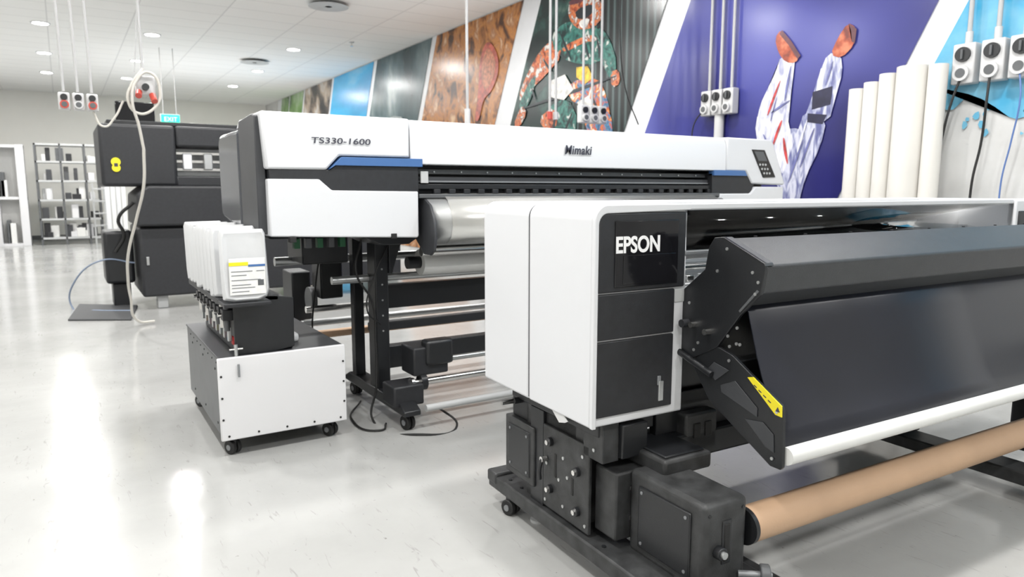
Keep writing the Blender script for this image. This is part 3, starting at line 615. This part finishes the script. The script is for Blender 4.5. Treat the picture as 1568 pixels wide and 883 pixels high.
cols=[(.5,.02,.02),(.02,.25,.5),(.7,.6,.05),(.03,.03,.03),(.5,.05,.3),(.7,.3,.02),(.2,.2,.2),(.1,.3,.5)]
for i in range(8):
    y0=4.04+i*.12
    cyl(K,'ink_valve',(.715,y0+.03,.68),(.715,y0+.03,.845),.016,CHROME if i%2 else DGREY,14)
    box(K,'valve_block',(.69,y0,.74),(.745,y0+.07,.80),BLACK,.004)
    cyl(K,'valve_tip',(.69,y0+.035,.77),(.67,y0+.035,.77),.012,CHROME,12)
    box(K,'valve_pin',(.715,y0+.02,.62),(.735,y0+.045,.70),SILVER,.003)
    box(K,'ink_color_tag',(.738,y0,.60),(.746,y0+.06,.645),mat('ink_tag',cols[i],.5,bump=.05),.001)
cyl(K,'drain_valve',(.735,3.965,.50),(.735,3.965,.62),.010,SILVER,14)
cyl(K,'drain_cross',(.70,3.965,.595),(.77,3.965,.595),.007,CHROME,12)
cyl(K,'drain_tip',(.735,3.918,.45),(.735,3.918,.52),.006,GREY,12)
box(K,'small_sachet',(1.08,4.15,.556),(1.13,4.3,.61),BAG,.02,3)
for i in range(10):
    y0=3.815+i*.116
    dz=(.0,.012,-.005,.01,.0,.012,-.01,.006,.0,.004)[i]; dx=0 if i==0 else -.022
    bm=bmesh.new();R=[]
    outline=[(.70,.885),(.695,.95),(.69,1.22),(.70,1.245),(.94,1.248),(.952,1.225),(.965,.93),(.95,.89),(.90,.872),(.76,.872)]
    outline=[(.655+(px-.69)*.88,pz) for px,pz in outline]
    for yo,kx,kz in ((.010,.72,.80),(.000,.90,.93),(.026,1,1),(.036,1,1),(.062,.90,.93),(.052,.72,.80)):
        cx=.776;cz=1.06
        R.append([bm.verts.new((dx+cx+(px-cx)*kx,y0+yo,dz+cz+(pz-cz)*kz)) for px,pz in outline])
    m_=len(outline)
    for a_ in range(5):
        for k in range(m_): bm.faces.new((R[a_][k],R[a_][(k+1)%m_],R[a_+1][(k+1)%m_],R[a_+1][k]))
    bm.faces.new(R[0]);bm.faces.new(R[5])
    fin(bm,'ink_pouch',K,BAG,.004,2)
yl=3.812;ox=-.052
box(K,'pouch_label',(.745+ox,yl-.003,.91),(.925+ox,yl+.001,1.10),LABEL,.001)
box(K,'pouch_label_yellow',(.745+ox,yl-.005,1.062),(.84+ox,yl-.002,1.080),YEL,0)
box(K,'pouch_label_blue',(.84+ox,yl-.005,1.055),(.925+ox,yl-.002,1.066),BLUE,0)
for k,(xa,xb,z) in enumerate(((.755,.86,1.03),(.755,.83,1.01),(.88,.92,1.03),(.755,.90,.985),(.755,.85,.96),(.755,.87,.945),(.755,.84,.925))):
    box(K,'label_text_line',(xa+ox,yl-.0045,z),(xb+ox,yl-.002,z+.004),GREY,0)
box(K,'label_code',(.885+ox,yl-.0045,.955),(.915+ox,yl-.002,.985),DGREY,0)

# ================================================================ BACKGROUND BLACK PRINTER
B=empty('black_industrial_printer')
box(B,'upper_housing_left',(.40,9.6,1.49),(1.22,10.9,2.22),BLACK,.04,3)
box(B,'upper_housing_roof',(1.22,9.6,1.97),(4.3,10.9,2.22),BLACK,.03,3)
box(B,'upper_housing_sill',(1.20,9.6,1.49),(4.3,10.9,1.62),BLACK,.02)
box(B,'bay_back',(1.22,10.1,1.6),(4.3,10.2,2.0),SILVER,0)
for z in (1.68,1.78,1.88): box(B,'bay_rail',(1.22,9.75,z),(4.3,9.85,z+.04),CHROME,.006)
for i in range(12): box(B,'bay_module',(1.3+i*.24,9.68,1.70),(1.4+i*.24,9.75,1.90),SILVER if i%2 else WHITE,.01)
box(B,'top_ridge',(.5,9.7,2.22),(4.2,10.7,2.27),BLACKM,.01)
cyl(B,'warning_disc',(.56,9.60,1.775),(.56,9.585,1.775),.05,YEL,24)
cyl(B,'warning_disc',(.56,9.60,1.705),(.56,9.584,1.705),.045,YEL,24)
box(B,'warning_mark',(.54,9.58,1.72),(.58,9.584,1.76),TXTD,.001)
box(B,'lower_housing',(.74,9.5,.16),(4.1,10.8,1.0),BLACK,.03,3)
prism(B,'mid_housing',[(.86,1.50),(.74,1.40),(.72,1.02),(4.1,1.02),(4.1,1.50)],'y',9.42,10.8,BLACK,.03,3)
box(B,'housing_gap',(.76,9.55,.96),(4.0,10.7,1.05),RUB,0)
for (xx) in (.9,1.6,3.8): box(B,'level_foot',(xx,9.6,0),(xx+.12,9.75,.16),LGREY,.01)
box(B,'handle',(.80,9.48,.55),(.83,9.50,.65),SILVER,.004)
box(B,'status_monitor',(.62,10.0,2.27),(1.05,10.1,2.52),GLOSSB,.01)
box(B,'side_waste_tank',(.38,9.9,.30),(.70,10.5,.95),BLACKM,.04,3)
cyl(B,'side_spool',(.42,10.2,.5),(.70,10.2,.5),.20,BLACKD,28)
box(B,'side_tank_foot',(.45,10.0,0),(.65,10.4,.30),BLACKM,.02)
cable(B,'side_hose',[(.72,9.7,1.3),(.55,9.75,1.1),(.6,9.8,.9),(.5,9.85,.7)],.02,RUB)
cable(None,'air_hose',[(.7,9.9,.55),(.35,9.9,.60),(.05,10.0,.35),(.0,10.1,.03),(.25,9.7,.02),(.6,9.45,.02)],.010,BLUEC)
prism(None,'anti_fatigue_mat',[(-.05,9.2),(.55,8.85),(.70,9.9),(.08,10.4)],'z',.001,.02,RUBBERMAT,.006)
Sh=empty('storage_shelving')
for x in (-.55,.0,.55,.85): box(Sh,'upright',(x,22.3,0),(x+.05,22.9,2.65),DGREY,.004)
for z in (.15,.65,1.15,1.65,2.15,2.6): box(Sh,'shelf_board',(-.55,22.3,z),(.9,22.9,z+.05),LGREY,.004)
for i in range(46):
    x=random.uniform(-.48,.68);z=random.choice((.2,.7,1.2,1.7,2.2));h=random.uniform(.12,.38);w_=random.uniform(.08,.2)
    box(Sh,'stored_box',(x,22.32+random.uniform(0,.2),z),(x+w_,22.8,z+h),random.choice((BLACK,LABEL,LABEL,DGREY,WHITE2,CHAR,LGREY)),.01)
Sw=empty('white_display_shelving')
for x in (-2.75,-2.15,-1.55,-.95): box(Sw,'upright',(x,22.3,0),(x+.18,22.9,2.6),WHITE2,.006)
box(Sw,'back_panel',(-2.75,22.85,0),(-.77,22.9,2.6),LABEL,0)
for z in (.0,1.2,2.52): box(Sw,'shelf',(-2.75,22.32,z),(-.77,22.86,z+.07),WHITE2,.004)
for i in range(10):
    x=random.choice((-2.55,-1.95,-1.35))+random.uniform(-.02,.15);z=random.choice((.07,1.27));h=random.uniform(.3,.8)
    box(Sw,'stored_item',(x,22.4,z),(x+random.uniform(.08,.16),22.8,z+h),random.choice((DGREY,LABEL,LABEL,LGREY)),.01)
Bp=empty('panel_stack')
for i in range(4): box(Bp,'panel',(.95+.13*i,21.5+.1*i,0),(1.06+.13*i,21.6+.1*i,2.5),LABEL if i%2 else WHITE2,.006)
Lk=empty('step_ladder')
for x in (.62,.86): box(Lk,'rail',(x,20.4,0),(x+.04,20.45,1.6),SILVER,.004)
for i in range(5): box(Lk,'rung',(.62,20.38,.25+.3*i),(.90,20.46,.29+.3*i),SILVER,.004)
Df=empty('dark_equipment_cabinet')
box(Df,'body',(-2.5,21.0,0),(-1.9,21.7,1.0),BLACK,.02);box(Df,'top_tray',(-2.55,20.95,1.0),(-1.85,21.75,1.06),DGREY,.01)
box(Df,'drawer_line',(-2.48,20.99,.5),(-1.92,21.0,.52),GREY,0)
X=empty('exit_sign')
box(X,'sign_face',(1.79,16.0,2.78),(2.13,16.04,2.95),GREEN,.004)
box(X,'sign_frame',(1.78,16.02,2.77),(2.14,16.06,2.96),WHITE,.004)
text(X,'sign_text','EXIT',(1.84,15.995,2.82),FR,.12,TXT,.001)
for x in (1.84,2.08): cyl(X,'hanger',(x,16.04,2.95),(x,16.04,CZ),.008,PVC,10)

# ================================================================ POWER DROPS
def outlet(parent,x,y,z,w=.11,h=.17,d=.08,axis='y',dial=BLACKM,red=False):
    if axis=='y':
        box(parent,'socket_box',(x-w/2,y-d/2,z-h/2),(x+w/2,y+d/2,z+h/2),PVCW,.012,3)
        cyl(parent,'switch_dial',(x,y-d/2,z+h*.22),(x,y-d/2-.02,z+h*.22),w*.3,dial,20)
        cyl(parent,'socket_ring',(x,y-d/2,z-h*.2),(x,y-d/2-.03,z-h*.2),w*.38,RED if red else PVCW,20)
        cyl(parent,'socket_core',(x,y-d/2-.028,z-h*.2),(x,y-d/2-.034,z-h*.2),w*.25,DGREY,20)
    else:
        box(parent,'socket_box',(x-d/2,y-w/2,z-h/2),(x+d/2,y+w/2,z+h/2),PVCW,.012,3)
        cyl(parent,'switch_dial',(x-d/2,y,z+h*.22),(x-d/2-.02,y,z+h*.22),w*.34,dial,24)
        box(parent,'switch_bar',(x-d/2-.035,y-.008,z+h*.10),(x-d/2-.018,y+.008,z+h*.34),DGREY,.003)
        cyl(parent,'socket_ring',(x-d/2,y,z-h*.24),(x-d/2-.03,y,z-h*.24),w*.36,PVCW,24)
        cyl(parent,'socket_core',(x-d/2-.028,y,z-h*.24),(x-d/2-.034,y,z-h*.24),w*.22,DGREY,20)
G=empty('hanging_power_outlets')
for x in (.07,.17,.27):
    cyl(G,'drop_rod',(x,7,2.25),(x-.02,7,CZ),.011,PVC,12)
    outlet(G,x,7,2.17,.085,.14,.07,'y',BLACKM,x!=.17)
cable(G,'flex',[(.27,7,2.1),(.34,7,1.98),(.42,7,2.05),(.5,7,2.2)],.009,HOSE)
G2=empty('hanging_cable_reel')
cyl(G2,'drop_rod',(.66,7,2.42),(.66,7,CZ),.011,PVC,12)
cyl(G2,'drop_chain',(.60,7,2.45),(.655,7,3.0),.005,PVC,8)
box(G2,'junction_box',(.60,6.95,2.26),(.75,7.05,2.42),PVCW,.02,3)
cyl(G2,'plug_red',(.62,6.95,2.28),(.61,6.90,2.24),.026,RED,20)
cyl(G2,'plug_red',(.72,6.95,2.26),(.73,6.90,2.20),.026,RED,20)
cyl(G2,'plug_black',(.67,6.95,2.32),(.67,6.90,2.32),.028,BLACKM,20)
cable(G2,'coil',[(.66,6.93,2.47),(.57,6.92,2.34),(.53,6.93,2.2),(.60,6.95,2.1),(.72,6.93,2.14),(.78,6.92,2.28),(.70,6.9,2.44),(.60,6.9,2.36),(.56,6.9,2.2),(.60,6.95,2.0),(.63,7.0,1.8)],.012,HOSE)
cable(G2,'hose_drop',[(.63,7.0,1.8),(.62,7.1,1.5),(.56,7.3,1.2),(.49,7.6,.85),(.49,7.9,.6),(.52,8.2,.35),(.60,8.45,.05),(.75,8.5,.03)],.013,HOSE)
for nm,xs,yy,zz in (('a',(5.06,5.19,5.32),6.5,2.3),('b',(4.60,4.68),6.5,2.28),('c',(3.57,),6.5,2.22)):
    g=empty('hanging_power_outlets')
    for x in xs:
        cyl(g,'drop_rod',(x,yy,zz),(x,yy,CZ),.014,PVC,12)
        if nm=='c': cyl(g,'plug',(x,yy,zz-.15),(x,yy,zz+.05),.03,PVCW,16)
        elif nm=='b': cyl(g,'plug',(x,yy,zz-.06),(x,yy,zz+.02),.03,RED if x<4.65 else LGREY,16)
        else: outlet(g,x,yy,zz,.11,.2,.08,'y')
    if nm=='c': cyl(g,'drop_rod_thin',(3.62,6.6,2.2),(3.62,6.6,3.2),.006,PVC,8)
cable(None,'overhead_cable',[(5.72,6.3,2.2),(5.6,6.4,2.6),(5.5,6.4,3.3),(5.55,6.4,CZ)],.007,RUB)
g=empty('power_outlet_cluster')
for y_ in (5.13,5.28,5.43):
    cyl(g,'conduit',(5.93,y_,2.5),(5.93,y_,CZ),.016,PVC,14)
    outlet(g,5.92,y_,2.36,.13,.26,.10,'x')
cyl(g,'down_tube',(5.93,5.28,1.5),(5.93,5.28,2.24),.05,PVCW,20)
cable(g,'flex',[(5.87,5.45,2.3),(5.84,5.55,2.15),(5.84,5.56,1.9),(5.86,5.5,1.6)],.007,RUB)
g=empty('power_outlet_cluster')
for y_ in (2.86,2.66,2.47,2.27):
    cyl(g,'conduit',(5.93,y_,2.6),(5.93,y_,CZ),.017,PVC,14)
    cyl(g,'conduit_socket',(5.93,y_,2.54),(5.93,y_,2.64),.026,PVCW,14)
    outlet(g,5.92,y_,2.40,.16,.30,.11,'x')
cable(g,'black_lead',[(5.86,2.86,2.31),(5.82,2.90,2.1),(5.84,2.96,1.8),(5.86,3.00,1.5),(5.88,2.99,1.0)],.009,RUB)
cable(g,'black_lead',[(5.86,2.66,2.31),(5.80,2.64,2.1),(5.84,2.67,1.8),(5.84,2.71,1.5),(5.88,2.72,1.0)],.009,RUB)
cable(g,'blue_lead',[(5.86,2.47,2.31),(5.82,2.43,2.1),(5.84,2.47,1.8),(5.86,2.52,1.5),(5.88,2.51,1.0)],.006,BLUEL)
T=empty('cardboard_core_tubes')
for (y_,r,h) in ((3.67,.065,2.30),(3.54,.065,2.34),(3.40,.072,2.39),(3.20,.118,2.42),(3.01,.07,2.41)):
    pipe(T,'tube',(5.80-r*.3,y_,0),(5.83-r*.2,y_,h),r,r-.012,TUBE)

# ---------------------------------------------------------------- camera
cam=bpy.data.cameras.new('camera');co=bpy.data.objects.new('camera',cam);scene.collection.objects.link(co)
co.location=(0,0,1.45);co.rotation_euler=(math.radians(90)-math.atan(151/1080),0,math.radians(-32.3))
cam.sensor_width=36;cam.lens=36*1080/1568;cam.clip_start=.05
cam.dof.use_dof=True;cam.dof.focus_distance=2.9;cam.dof.aperture_fstop=3.2
scene.camera=co
